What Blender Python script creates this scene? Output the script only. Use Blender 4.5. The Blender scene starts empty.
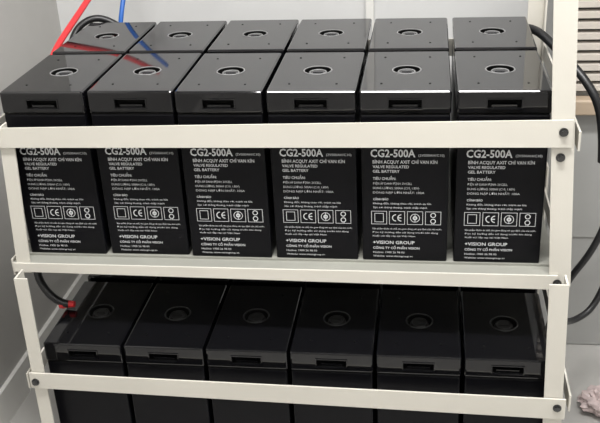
import bpy, bmesh, math, random
from mathutils import Vector, Matrix
random.seed(4)
Z0=0.97            # height of upper battery tops above the floor
S=bpy.context.scene
S.view_settings.view_transform='Standard'
COL=bpy.context.collection

# ---------------------------------------------------------------- materials
def mat(name,col,rough=.5,metal=0,noise=0,nscale=8,bump=0,bscale=60,coat=0,emis=0,spec=.5,rvar=0):
    m=bpy.data.materials.new(name); m.use_nodes=True
    nt=m.node_tree; b=nt.nodes["Principled BSDF"]
    b.inputs["Base Color"].default_value=(*col,1); b.inputs["Roughness"].default_value=rough
    b.inputs["Metallic"].default_value=metal; b.inputs["Coat Weight"].default_value=coat
    b.inputs["Specular IOR Level"].default_value=spec
    tc=nt.nodes.new("ShaderNodeTexCoord")
    if noise or rvar:
        n=nt.nodes.new("ShaderNodeTexNoise"); n.inputs["Scale"].default_value=nscale; n.inputs["Detail"].default_value=5
        nt.links.new(tc.outputs["Object"],n.inputs["Vector"])
        if noise:
            r=nt.nodes.new("ShaderNodeValToRGB")
            r.color_ramp.elements[0].position=.3; r.color_ramp.elements[1].position=.7
            r.color_ramp.elements[0].color=(*[c*(1-noise) for c in col],1)
            r.color_ramp.elements[1].color=(*[min(1,c*(1+noise)) for c in col],1)
            nt.links.new(n.outputs["Fac"],r.inputs["Fac"]); nt.links.new(r.outputs["Color"],b.inputs["Base Color"])
        if rvar:
            mr=nt.nodes.new("ShaderNodeMapRange"); mr.inputs["To Min"].default_value=rough-rvar; mr.inputs["To Max"].default_value=rough+rvar
            nt.links.new(n.outputs["Fac"],mr.inputs["Value"]); nt.links.new(mr.outputs["Result"],b.inputs["Roughness"])
    if bump:
        n2=nt.nodes.new("ShaderNodeTexNoise"); n2.inputs["Scale"].default_value=bscale
        nt.links.new(tc.outputs["Object"],n2.inputs["Vector"])
        bp=nt.nodes.new("ShaderNodeBump"); bp.inputs["Strength"].default_value=bump; bp.inputs["Distance"].default_value=.002
        nt.links.new(n2.outputs["Fac"],bp.inputs["Height"]); nt.links.new(bp.outputs["Normal"],b.inputs["Normal"])
    if emis:
        b.inputs["Emission Color"].default_value=(1,.98,.94,1); b.inputs["Emission Strength"].default_value=emis
    return m
M_lid=mat("glossy_black_abs",(.004,.004,.005),.05,rvar=.03,nscale=14,spec=.6)
M_case=mat("satin_black_abs",(.003,.003,.0042),.30,bump=.03,bscale=300,spec=.16)
M_slot=mat("dark_recess",(.002,.002,.002),.6,spec=.2)
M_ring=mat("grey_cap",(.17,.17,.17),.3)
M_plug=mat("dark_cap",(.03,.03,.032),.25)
M_ring_shaded=mat("shaded_cap",(.012,.012,.012),.35)  # port colour darkened to put the lower tier's shade into it
M_print=mat("white_print",(.60,.61,.62),.6)
M_cream=mat("cream_powder_coat",(.59,.565,.505),.42,noise=.03,nscale=5,bump=.08,bscale=400)
M_shelf=mat("shelf_sheet",(.27,.27,.24),.5,noise=.08)
M_bolt=mat("bolt_steel",(.10,.10,.10),.35,.9)
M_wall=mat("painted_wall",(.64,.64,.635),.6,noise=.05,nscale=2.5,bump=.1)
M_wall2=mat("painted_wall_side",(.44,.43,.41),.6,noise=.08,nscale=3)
M_ceil=mat("ceiling_paint",(.7,.7,.7),.8,noise=.02)
M_floor=mat("floor_tile",(.45,.44,.42),.35,noise=.1,nscale=4)
M_trim=mat("trim_paint",(.75,.74,.71),.5,noise=.02)
M_red=mat("red_cable",(.62,.03,.035),.4,noise=.05)
M_blue=mat("blue_cable",(.02,.12,.45),.4,noise=.05)
M_black=mat("black_cable",(.010,.010,.011),.4,noise=.1)
M_cab=mat("cabinet_grey",(.36,.36,.35),.45,noise=.05)
M_louv=mat("louvre_paint",(.50,.46,.41),.45,noise=.05)
M_cabd=mat("cabinet_dark",(.04,.04,.04),.5,noise=.1)
M_beige=mat("beige_ledge",(.42,.33,.24),.5,noise=.05)
M_bag=mat("pale_plastic",(.55,.45,.44),.3,noise=.3,nscale=30)
M_lamp=mat("added_lamp_tube",(1,1,1),.5,emis=9)  # glowing tubes of the added, unseen ceiling lights

# ---------------------------------------------------------------- helpers
def box(bm,x0,x1,y0,y1,z0,z1,mi=0,bev=0,seg=1):
    vs=[bm.verts.new((x,y,z)) for z in (z0,z1) for y in (y0,y1) for x in (x0,x1)]
    F=[(0,2,3,1),(4,5,7,6),(0,1,5,4),(2,6,7,3),(0,4,6,2),(1,3,7,5)]
    fs=[bm.faces.new([vs[i] for i in f]) for f in F]
    for f in fs: f.material_index=mi
    if bev:
        es=list({e for f in fs for e in f.edges})
        r=bmesh.ops.bevel(bm,geom=es,offset=bev,segments=seg,affect='EDGES',profile=.5)
        for f in r['faces']: f.material_index=mi
    return vs
def cyl(bm,c,r,h,axis='Z',mi=0,n=32,r2=None):
    rot=Matrix() if axis=='Z' else (Matrix.Rotation(math.pi/2,4,'X') if axis=='Y' else Matrix.Rotation(math.pi/2,4,'Y'))
    g=bmesh.ops.create_cone(bm,cap_ends=True,segments=n,radius1=r,radius2=r if r2 is None else r2,depth=h,matrix=Matrix.Translation(c)@rot)
    for v in g['verts']:
        for f in v.link_faces: f.material_index=mi
def torus(bm,c,R,r,mi=0,n=40,k=8,sz=1):
    rings=[]
    for i in range(n):
        a=2*math.pi*i/n; rings.append([bm.verts.new((c[0]+(R+r*math.cos(b))*math.cos(a),c[1]+(R+r*math.cos(b))*math.sin(a),c[2]+sz*r*math.sin(b))) for b in [2*math.pi*j/k for j in range(k)]])
    for i in range(n):
        for j in range(k):
            f=bm.faces.new([rings[i][j],rings[(i+1)%n][j],rings[(i+1)%n][(j+1)%k],rings[i][(j+1)%k]]); f.material_index=mi; f.smooth=True
def mesh(bm,name,mats,recalc=True):
    me=bpy.data.meshes.new(name)
    if recalc: bmesh.ops.recalc_face_normals(bm,faces=bm.faces[:])
    bm.to_mesh(me); bm.free()
    for m in mats: me.materials.append(m)
    return me
def obj(name,me,loc=(0,0,0),parent=None):
    o=bpy.data.objects.new(name,me); COL.objects.link(o); o.location=loc; o.parent=parent; return o
def tube(name,pts,rad,m,parent=None):
    cu=bpy.data.curves.new(name,'CURVE'); cu.dimensions='3D'; cu.bevel_depth=rad; cu.bevel_resolution=5; cu.use_fill_caps=True
    sp=cu.splines.new('NURBS'); sp.points.add(len(pts)-1); sp.order_u=4; sp.use_endpoint_u=True; sp.resolution_u=8
    for p,q in zip(sp.points,pts): p.co=(q[0],q[1],q[2]+Z0,1)
    cu.materials.append(m)
    t=bpy.data.objects.new(name,cu); COL.objects.link(t)
    dg=bpy.context.evaluated_depsgraph_get(); me=bpy.data.meshes.new_from_object(t.evaluated_get(dg))
    bpy.data.objects.remove(t)
    for p in me.polygons: p.use_smooth=True
    return obj(name,me,parent=parent)

# ---------------------------------------------------------------- battery
PW=.178; W=.172; D=.264; H=.361
def text_into(bm,s,x0,x1,zc,h,mi,bold=False):
    cu=bpy.data.curves.new("t",'FONT'); cu.body=s; cu.size=1; cu.resolution_u=2
    if bold: cu.offset=.012 if h<.01 else .022
    t=bpy.data.objects.new("t",cu); COL.objects.link(t)
    dg=bpy.context.evaluated_depsgraph_get(); dg.update()
    me=bpy.data.meshes.new_from_object(t.evaluated_get(dg)); bpy.data.objects.remove(t)
    xs=[v.co.x for v in me.vertices]; mx,mn=max(xs),min(xs)
    sx=(x1-x0)/(mx-mn); sz=h/.70
    vs=[bm.verts.new((x0+(v.co.x-mn)*sx,.0008,zc-h/2+v.co.y*sz)) for v in me.vertices]
    for p in me.polygons:
        try: f=bm.faces.new([vs[i] for i in p.vertices]); f.material_index=mi
        except ValueError: pass
def strip(bm,x0,x1,z0,z1,mi):
    vs=[bm.verts.new(c) for c in ((x0,.0008,z0),(x1,.0008,z0),(x1,.0008,z1),(x0,.0008,z1))]
    bm.faces.new(vs).material_index=mi
def frame(bm,x0,x1,z0,z1,t,mi):
    strip(bm,x0,x1,z0,z0+t,mi); strip(bm,x0,x1,z1-t,z1,mi); strip(bm,x0,x0+t,z0+t,z1-t,mi); strip(bm,x1-t,x1,z0+t,z1-t,mi)
def ringf(bm,cx,cz,R,t,mi,n=20,a0=0,a1=2*math.pi):
    pr=None
    for i in range(n+1):
        a=a0+(a1-a0)*i/n; c,s=math.cos(a),math.sin(a)
        cur=(bm.verts.new((cx+R*c,.0008,cz+R*s)),bm.verts.new((cx+(R-t)*c,.0008,cz+(R-t)*s)))
        if pr: bm.faces.new([pr[0],cur[0],cur[1],pr[1]]).material_index=mi
        pr=cur
def lid_mesh():
    bm=bmesh.new(); zl=-.046
    sx0,sx1,sz0,sz1=W/2-.031,W/2+.031,-.034,-.0165
    o=[bm.verts.new(c) for c in ((0,0,zl),(W,0,zl),(W,0,0),(0,0,0))]
    b=[bm.verts.new(c) for c in ((0,D,zl),(W,D,zl),(W,D,0),(0,D,0))]
    i=[bm.verts.new(c) for c in ((sx0,0,sz0),(sx1,0,sz0),(sx1,0,sz1),(sx0,0,sz1))]
    r=[bm.verts.new((v.co.x,.016,v.co.z)) for v in i]
    for k in range(4):
        l=(k+1)%4
        bm.faces.new([o[k],o[l],i[l],i[k]])
        bm.faces.new([i[k],i[l],r[l],r[k]]).material_index=2
        bm.faces.new([o[l],o[k],b[k],b[l]])
    bm.faces.new(r).material_index=2; bm.faces.new(b)
    es=[e for e in bm.edges if all(v in o+b for v in e.verts)]
    bmesh.ops.bevel(bm,geom=es,offset=.0045,segments=3,affect='EDGES',profile=.5)
    L=obj("lid_tmp",mesh(bm,"lid_tmp",[M_lid,M_case,M_slot]))
    cb=bmesh.new(); cyl(cb,(W/2,D/2,0),.0275,.018,mi=2,n=48)
    C=obj("cut_tmp",mesh(cb,"cut_tmp",[M_lid,M_case,M_slot]))
    md=L.modifiers.new("b",'BOOLEAN'); md.operation='DIFFERENCE'; md.object=C; md.solver='EXACT'
    dg=bpy.context.evaluated_depsgraph_get(); dg.update()
    me=bpy.data.meshes.new_from_object(L.evaluated_get(dg))
    bpy.data.objects.remove(L); bpy.data.objects.remove(C)
    return me
LID=lid_mesh()
def battery_mesh(name,label,shaded=False):
    bm=bmesh.new(); bm.from_mesh(LID)
    zl=-.046
    sx0,sx1,sz0,sz1=W/2-.031,W/2+.031,-.034,-.0165
    t=.0022
    box(bm,sx0-t,sx1+t,-.0015,.001,sz1,sz1+t,0); box(bm,sx0-t,sx1+t,-.0025,.001,sz0-t,sz0,0)
    box(bm,sx0-t,sx0,-.0015,.001,sz0,sz1,0); box(bm,sx1,sx1+t,-.0015,.001,sz0,sz1,0)
    box(bm,sx0+.008,sx1-.008,.004,.014,sz0+.0002,sz0+.006,0)
    box(bm,.003,W-.003,.003,D-.003,zl-.003,zl+.003,2)
    box(bm,.0015,W-.0015,.0015,D-.0015,-H,zl-.0015,1,.003,2)
    # sunken round port: thin rim at the lid surface, plug lying in the well
    c=(W/2,D/2)
    torus(bm,(c[0],c[1],.0000),.0280,.0016,3,n=48,sz=.7)
    cyl(bm,(c[0],c[1],-.0065),.0200,.0050,mi=5,r2=.0185)
    torus(bm,(c[0],c[1],-.0040),.0165,.0015,3,n=32,k=6)
    box(bm,c[0]-.010,c[0]+.010,c[1]-.0018,c[1]+.0018,-.0042,-.0022,5)
    for yy in (.045,D-.045):
        for xx in (.040,W-.040): cyl(bm,(xx,yy,.0002),.0022,.0010,mi=2,n=14)
    if label:
        P=4; X0=.020; X1=.161
        z=lambda y:-.118-(y-150)*.00226
        text_into(bm,"CG2-500A",X0,X0+.086,z(153.2),.0155,P,True)
        text_into(bm,"(2V500AH/C10)",X0+.092,X1,z(155),.0050,P)
        bx=X0+.004
        text_into(bm,"BÌNH ACQUY AXIT CHÌ VAN KÍN",bx,bx+.124,z(161.2),.0068,P,True)
        text_into(bm,"VALVE REGULATED",bx,bx+.070,z(165.7),.0058,P,True)
        text_into(bm,"GEL BATTERY",bx,bx+.052,z(170),.0058,P,True)
        text_into(bm,"TIÊU CHUẨN:",bx,bx+.045,z(176.8),.0056,P,True)
        for n,(s,w) in enumerate([("ĐIỆN ÁP DANH ĐỊNH: 2V/CELL",.076),("DUNG LƯỢNG: 500AH (C10, 1.80V)",.090),("DÒNG NẠP LỚN NHẤT: 100A",.100)]):
            text_into(bm,s,bx,bx+w,z(181.5+n*4.3),.0046,P)
        text_into(bm,"CẢNH BÁO",bx,bx+.030,z(196.5),.0046,P,True)
        text_into(bm,"Không đốt, không tháo rời, tránh xa lửa",bx,bx+.114,z(200.6),.0038,P)
        text_into(bm,"Sạc nơi thông thoáng, tránh chập mạch",bx,bx+.106,z(204.4),.0038,P)
        za,zb=z(221),z(208); n=4; ww=.0330
        for k in range(n):
            xa=X0+k*(ww+.0025); frame(bm,xa,xa+ww-.002,za,zb,.0009,P)
            cx=xa+ww/2-.001; cz=(za+zb)/2
            if k==0:
                frame(bm,cx-.009,cx+.009,cz-.010,cz+.010,.0010,P)
            if k==1:
                ringf(bm,cx-.002,cz,.0078,.0018,P,14,math.pi*.5,math.pi*1.5); ringf(bm,cx+.0085,cz,.0078,.0018,P,14,math.pi*.5,math.pi*1.5)
                strip(bm,cx+.002,cx+.0085,cz-.001,cz+.001,P)
            if k==2:
                ringf(bm,cx,cz,.0095,.0012,P); ringf(bm,cx,cz,.0045,.0025,P)
                strip(bm,cx-.0007,cx+.0007,cz-.0095,cz+.0095,P)
            if k==3:
                for s in (-1,1): ringf(bm,cx,cz+s*.0065,.0055,.0016,P)
                text_into(bm,"Pb",cx-.003,cx+.003,cz-.0118,.0035,P)
        for k,(s,w) in enumerate([("Sản phẩm được tái chế, thu gom đúng nơi quy định của nhà nước",.137),("Đọc kỹ hướng dẫn sử dụng trước khi dùng",.130),("Xuất xứ: lắp ráp tại Việt Nam",.085)]):
            text_into(bm,s,X0+.002,X0+.002+w,z(225.3+k*3.6),.0034,P)
        text_into(bm,"+VISION GROUP",bx-.001,bx+.082,z(239),.0072,P,True)
        text_into(bm,"CÔNG TY CỔ PHẦN VISION",bx-.001,bx+.092,z(244.6),.0050,P,True)
        text_into(bm,"Hotline: 1900 26 98 00",bx-.001,bx+.062,z(249),.0044,P)
        text_into(bm,"Website: www.visiongroup.vn",bx-.001,bx+.078,z(252.8),.0040,P)
    return mesh(bm,name,[M_lid,M_case,M_slot,M_ring_shaded if shaded else M_ring,M_print,M_ring_shaded if shaded else M_plug])
me_lab=battery_mesh("battery_labelled",True); me_pl=battery_mesh("battery_plain",False); me_shaded=battery_mesh("battery_plain_shaded_port",False,True)  # last copy carries the lower shelf's shade in its port colour
G=.0137; OX=PW/2-W/2
LX,LY,LZ=.032,-.092,-.5308
for col in range(6):
    for row in range(2):
        j=lambda a:random.uniform(-a,a)
        o=obj("lead_acid_battery",me_lab if row==0 else me_pl,(col*PW+OX+j(.0008)+(.005 if col==5 else 0),row*(D+G+.004)+j(.0025),Z0))
        o.rotation_euler[2]=j(.004)
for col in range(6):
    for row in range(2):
        o=obj("lead_acid_battery",me_shaded,(LX+col*PW+OX,LY+row*(D+G+.004),Z0+LZ))

# ---------------------------------------------------------------- steel rack
rk=bpy.data.objects.new("battery_rack",None); COL.objects.link(rk)
def part(name,fn,m=M_cream):
    bm=bmesh.new(); fn(bm); me=mesh(bm,name,[m,M_bolt]); return obj(name,me,parent=rk)
T=.004
def lpost(x0,x1,yf,zb,zt,side,dx=0,back=False,depth=.04):
    def fn(bm):
        ya,yb=(yf,yf+T) if not back else (yf-T,yf)
        v=box(bm,x0,x1,ya,yb,zb+Z0,zt+Z0)
        ys=(ya+T,ya+depth) if not back else (yb-depth,yb-T)
        if side=='L': v+=box(bm,x0,x0+T,ys[0],ys[1],zb+Z0,zt+Z0)
        else: v+=box(bm,x1-T,x1,ys[0],ys[1],zb+Z0,zt+Z0)
        for q in v:
            if q.co.z<(zb+zt)/2+Z0: q.co.x+=dx
    return fn
part("front_post_upper_1",lpost(.002,.032,-.034,-.392,-.064,'L',-.020))
part("front_post_upper_2",lpost(1.044,1.085,-.034,-.392,.34,'R',.042))
part("back_post_upper_1",lpost(-.030,.006,.585,-.392,-.03,'L',0,True))
part("back_post_upper_2",lpost(1.078,1.118,.585,-.392,.34,'R',0,True))
FL=-.97
part("front_post_lower_1",lpost(.020,.048,-.128,FL,-.352,'L',-.010))
part("front_post_lower_2",lpost(1.072,1.108,-.128,FL,-.335,'R',.02))
part("back_post_lower_1",lpost(.0,.04,.52,FL,-.36,'L',0,True))
part("back_post_lower_2",lpost(1.102,1.142,.52,FL,-.36,'R',0,True))
def bar(x0,x1,yf,z0,z1,flange='bottom',d=.028,z0r=None,z1r=None):
    def fn(bm):
        v=box(bm,x0,x1,yf,yf+T,z0+Z0,z1+Z0)
        if flange=='top': v+=box(bm,x0,x1,yf+T,yf+d,z1-T+Z0,z1+Z0)
        if z0r is not None:
            for q in v:
                if q.co.x>(x0+x1)/2:
                    top=q.co.z>(z0+z1)/2+Z0
                    q.co.z+=(z1r-z1) if top else (z0r-z0)
    return fn
part("restraint_bar_upper",bar(-.03,1.104,-.040,-.103,-.062,'none',z0r=-.096,z1r=-.043))
part("restraint_flange_upper",lambda bm:box(bm,-.03,1.04,-.036,-.004,-.096+Z0,-.092+Z0))
part("restraint_bar_lower",bar(.012,1.122,-.134,-.618,-.580,'none',z0r=-.640,z1r=-.592))
part("shelf_beam_upper_front",bar(-.022,1.10,-.040,-.386,-.366,'none',.036,z0r=-.397,z1r=-.366))
part("shelf_lip_upper_front",lambda bm:box(bm,-.022,1.10,-.036,-.003,-.370+Z0,-.366+Z0),M_shelf)
part("shelf_beam_upper_back",bar(-.026,1.116,.586,-.400,-.362,'none'))
part("shelf_beam_lower_front",bar(.004,1.13,-.134,-.936,-.894,'top',.036))
part("shelf_beam_lower_back",bar(.0,1.142,.521,-.936,-.894,'none'))
part("restraint_bar_back",bar(-.026,1.116,.586,-.107,-.064,'none'))
part("shelf_sheet_upper",lambda bm:box(bm,-.02,1.10,-.003,.584,-.366+Z0,-.3612+Z0),M_shelf)
part("shelf_sheet_lower",lambda bm:box(bm,.006,1.128,-.097,.52,-.8975+Z0,-.8925+Z0),M_shelf)
for k,(xx,za,y0,y1) in enumerate([(-.03,-.40,-.03,.58),(1.117,-.40,-.03,.58),(-.03,-.107,-.03,.58),(1.117,-.107,-.03,.58)]):
    part("side_rail_upper_%d"%k,lambda bm:box(bm,xx,xx+T,y0,y1,za+Z0,za+.038+Z0))
for k,(xx,za) in enumerate([(-.002,-.936),(1.130,-.936),(-.002,-.63),(1.130,-.63)]):
    part("side_rail_lower_%d"%k,lambda bm:box(bm,xx,xx+T,-.12,.515,za+Z0,za+.038+Z0))
def bolts(bm):
    for (x,y,z) in [(1.088,-.040,-.066),(1.087,-.034,-.118),(.024,-.134,-.602),(1.106,-.134,-.612),(1.10,-.04,-.382)]:
        cyl(bm,(x,y-.001,z+Z0),.0085,.002,'Y',1,20)
        cyl(bm,(x,y-.004,z+Z0),.0055,.006,'Y',1,6)
part("bolts",bolts)
def feet(bm):
    for (x,y) in [(.018,-.108),(1.11,-.108),(.02,.50),(1.12,.50)]:
        box(bm,x-.03,x+.03,y-.03,y+.03,FL+Z0,FL+.004+Z0)
part("foot_plates",feet)

# ---------------------------------------------------------------- cables
tube("red_battery_cable",[(.05,.90,.24),(.035,.70,.13),(.012,.5,.054),(-.005,.38,.01),(-.014,.30,-.022),(-.018,.27,-.08),(-.018,.26,-.14)],.0075,M_red)
tube("blue_battery_cable",[(.08,.90,.22),(.062,.72,.10),(.052,.65,.02),(.045,.63,-.05),(.035,.63,-.12)],.0062,M_blue)
tube("black_battery_cable",[(.10,.575,-.05),(.04,.575,.008),(-.02,.565,.012),(-.045,.50,-.03),(-.04,.46,-.12)],.009,M_black)
tube("black_battery_cable",[(1.02,.575,-.06),(1.07,.55,-.005),(1.13,.46,-.05),(1.17,.42,-.085),(1.205,.38,-.12),(1.235,.36,-.18),(1.245,.38,-.30)],.010,M_black)
tube("black_battery_cable",[(1.25,.42,-.12),(1.265,.36,-.2),(1.27,.32,-.36),(1.245,.3,-.45),(1.21,.3,-.53),(1.17,.32,-.6),(1.15,.35,-.75)],.008,M_black)
tube("black_battery_cable",[(1.15,.20,-.62),(1.18,.28,-.68),(1.22,.3,-.68),(1.27,.34,-.65),(1.30,.36,-.5)],.008,M_black)
tube("black_battery_cable",[(-.06,.32,-.30),(-.055,.22,-.40),(-.045,.10,-.44),(-.02,.05,-.47),(.02,.04,-.512),(.045,.045,-.518)],.009,M_black)
bm=bmesh.new(); 
cyl(bm,(0,0,0),.010,.026,'X',0,20,.007); cyl(bm,(-.016,0,.0),.011,.009,'X',0,20)
obj("red_terminal_boot",mesh(bm,"red_terminal_boot",[M_red]),(.046,.045,Z0-.5175))

# ---------------------------------------------------------------- neighbouring cabinet
cab=bpy.data.objects.new("power_cabinet",None); COL.objects.link(cab)
def cpart(name,fn,m):
    bm=bmesh.new(); fn(bm); return obj(name,mesh(bm,name,[m]),parent=cab)
CX0,CX1,CY0,CY1=1.155,1.75,.62,.94
cpart("cabinet_body",lambda bm:box(bm,CX0,CX1,CY0,CY1,0,Z0+.55,0,.004),M_cab)
def louv(bm):
    for k in range(10):
        z=Z0+.05-k*.026
        v=box(bm,CX0+.012,CX1-.03,CY0-.020,CY0-.001,z-.014,z)
        for q in v:
            if q.co.y<CY0-.01: q.co.z-=.005
cpart("cabinet_louvres",louv,M_louv)
cpart("louvre_backing",lambda bm:box(bm,CX0+.010,CX1-.027,CY0-.003,CY0-.0005,Z0-.21,Z0+.06),M_cabd)
cpart("cabinet_ledge",lambda bm:box(bm,CX0-.004,CX1,CY0-.045,CY0-.001,Z0-.26,Z0-.22,0,.004),M_beige)
cpart("cabinet_door_panel",lambda bm:box(bm,CX0+.012,CX1-.03,CY0-.006,CY0-.0005,Z0-.62,Z0-.27,0,.002),M_cab)

bm=bmesh.new(); bmesh.ops.create_icosphere(bm,subdivisions=4,radius=1)
from mathutils import noise
for v in bm.verts:
    n=noise.noise(v.co*2.2)*.35+noise.noise(v.co*6)*.18
    v.co*=(1+n); v.co.x*=.055; v.co.y*=.045; v.co.z*=.032
mz=min(v.co.z for v in bm.verts)
for v in bm.verts: v.co.z-=mz
obj("crumpled_plastic_bag",mesh(bm,"crumpled_plastic_bag",[M_bag]),(1.30,.32,.0))

# ---------------------------------------------------------------- room
def room(name,b,m):
    bm=bmesh.new(); box(bm,*b); return obj(name,mesh(bm,name,[m]))
XL,XR,YB,YF,HT=-.25,3.0,.95,-3.2,2.7
room("floor",(XL,XR,YF,YB,-.1,0),M_floor)
room("wall_back",(XL-.1,XR+.1,YB,YB+.1,0,HT),M_wall)
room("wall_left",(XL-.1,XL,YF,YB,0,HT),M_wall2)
room("wall_right",(XR,XR+.1,YF,YB,0,HT),M_wall)
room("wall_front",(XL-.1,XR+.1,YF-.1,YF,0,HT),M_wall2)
room("ceiling",(XL-.1,XR+.1,YF-.1,YB+.1,HT,HT+.1),M_ceil)
room("trim_1",(.668,.69,YB-.02,YB-.0002,.0,HT),M_trim)
room("baseboard_back",(XL+.012,XR,YB-.012,YB-.0001,0,.1),M_trim)
room("baseboard_left",(XL+.0001,XL+.012,YF,YB-.012,0,.1),M_trim)

def added_fixture(x,y,ln,e):  # unseen ceiling lights, added to light the rack and shade the lower tier
    p=bpy.data.objects.new("added_ceiling_light",None); COL.objects.link(p)
    bm=bmesh.new(); box(bm,x-ln/2,x+ln/2,y-.08,y+.08,HT-.05,HT-.0005,0,.006)
    obj("added_light_housing",mesh(bm,"added_light_housing",[M_ceil]),parent=p)
    bm=bmesh.new(); cyl(bm,(x,y-.035,HT-.068),.016,ln*.95,'X'); cyl(bm,(x,y+.035,HT-.068),.016,ln*.95,'X')
    obj("added_light_tubes",mesh(bm,"added_light_tubes",[M_lamp]),parent=p)
    l=bpy.data.lights.new("added_lamp",'AREA'); l.shape='RECTANGLE'; l.size=ln; l.size_y=.2; l.energy=e; l.color=(1,.99,.975)
    lo=bpy.data.objects.new("added_lamp",l); COL.objects.link(lo); lo.location=(x,y,HT-.10); lo.parent=p
added_fixture(.8,-.58,1.2,70); added_fixture(2.2,-1.3,1.2,14); added_fixture(.8,-2.4,1.2,20)
w=bpy.data.worlds.new("w"); S.world=w; w.use_nodes=True; w.node_tree.nodes["Background"].inputs[0].default_value=(.8,.85,.9,1); w.node_tree.nodes["Background"].inputs[1].default_value=.3

# ---------------------------------------------------------------- camera
f,cx,cy,cz,yaw,pit,rol=907.9088,.8401,-1.6253,.5444,-.1513,.4518,-.0516
fw=Vector((math.sin(yaw)*math.cos(pit),math.cos(yaw)*math.cos(pit),-math.sin(pit)))
r=Vector((math.cos(yaw),-math.sin(yaw),0)); u=r.cross(fw)
r2=r*math.cos(rol)+u*math.sin(rol); u2=-r*math.sin(rol)+u*math.cos(rol)
cam=bpy.data.cameras.new("camera"); cam.sensor_width=36; cam.lens=f/600*36; cam.clip_start=.02
co=bpy.data.objects.new("camera",cam); COL.objects.link(co)
R=Matrix((r2,u2,-fw)).transposed().to_4x4(); co.matrix_world=Matrix.Translation((cx,cy,cz+Z0))@R
S.camera=co
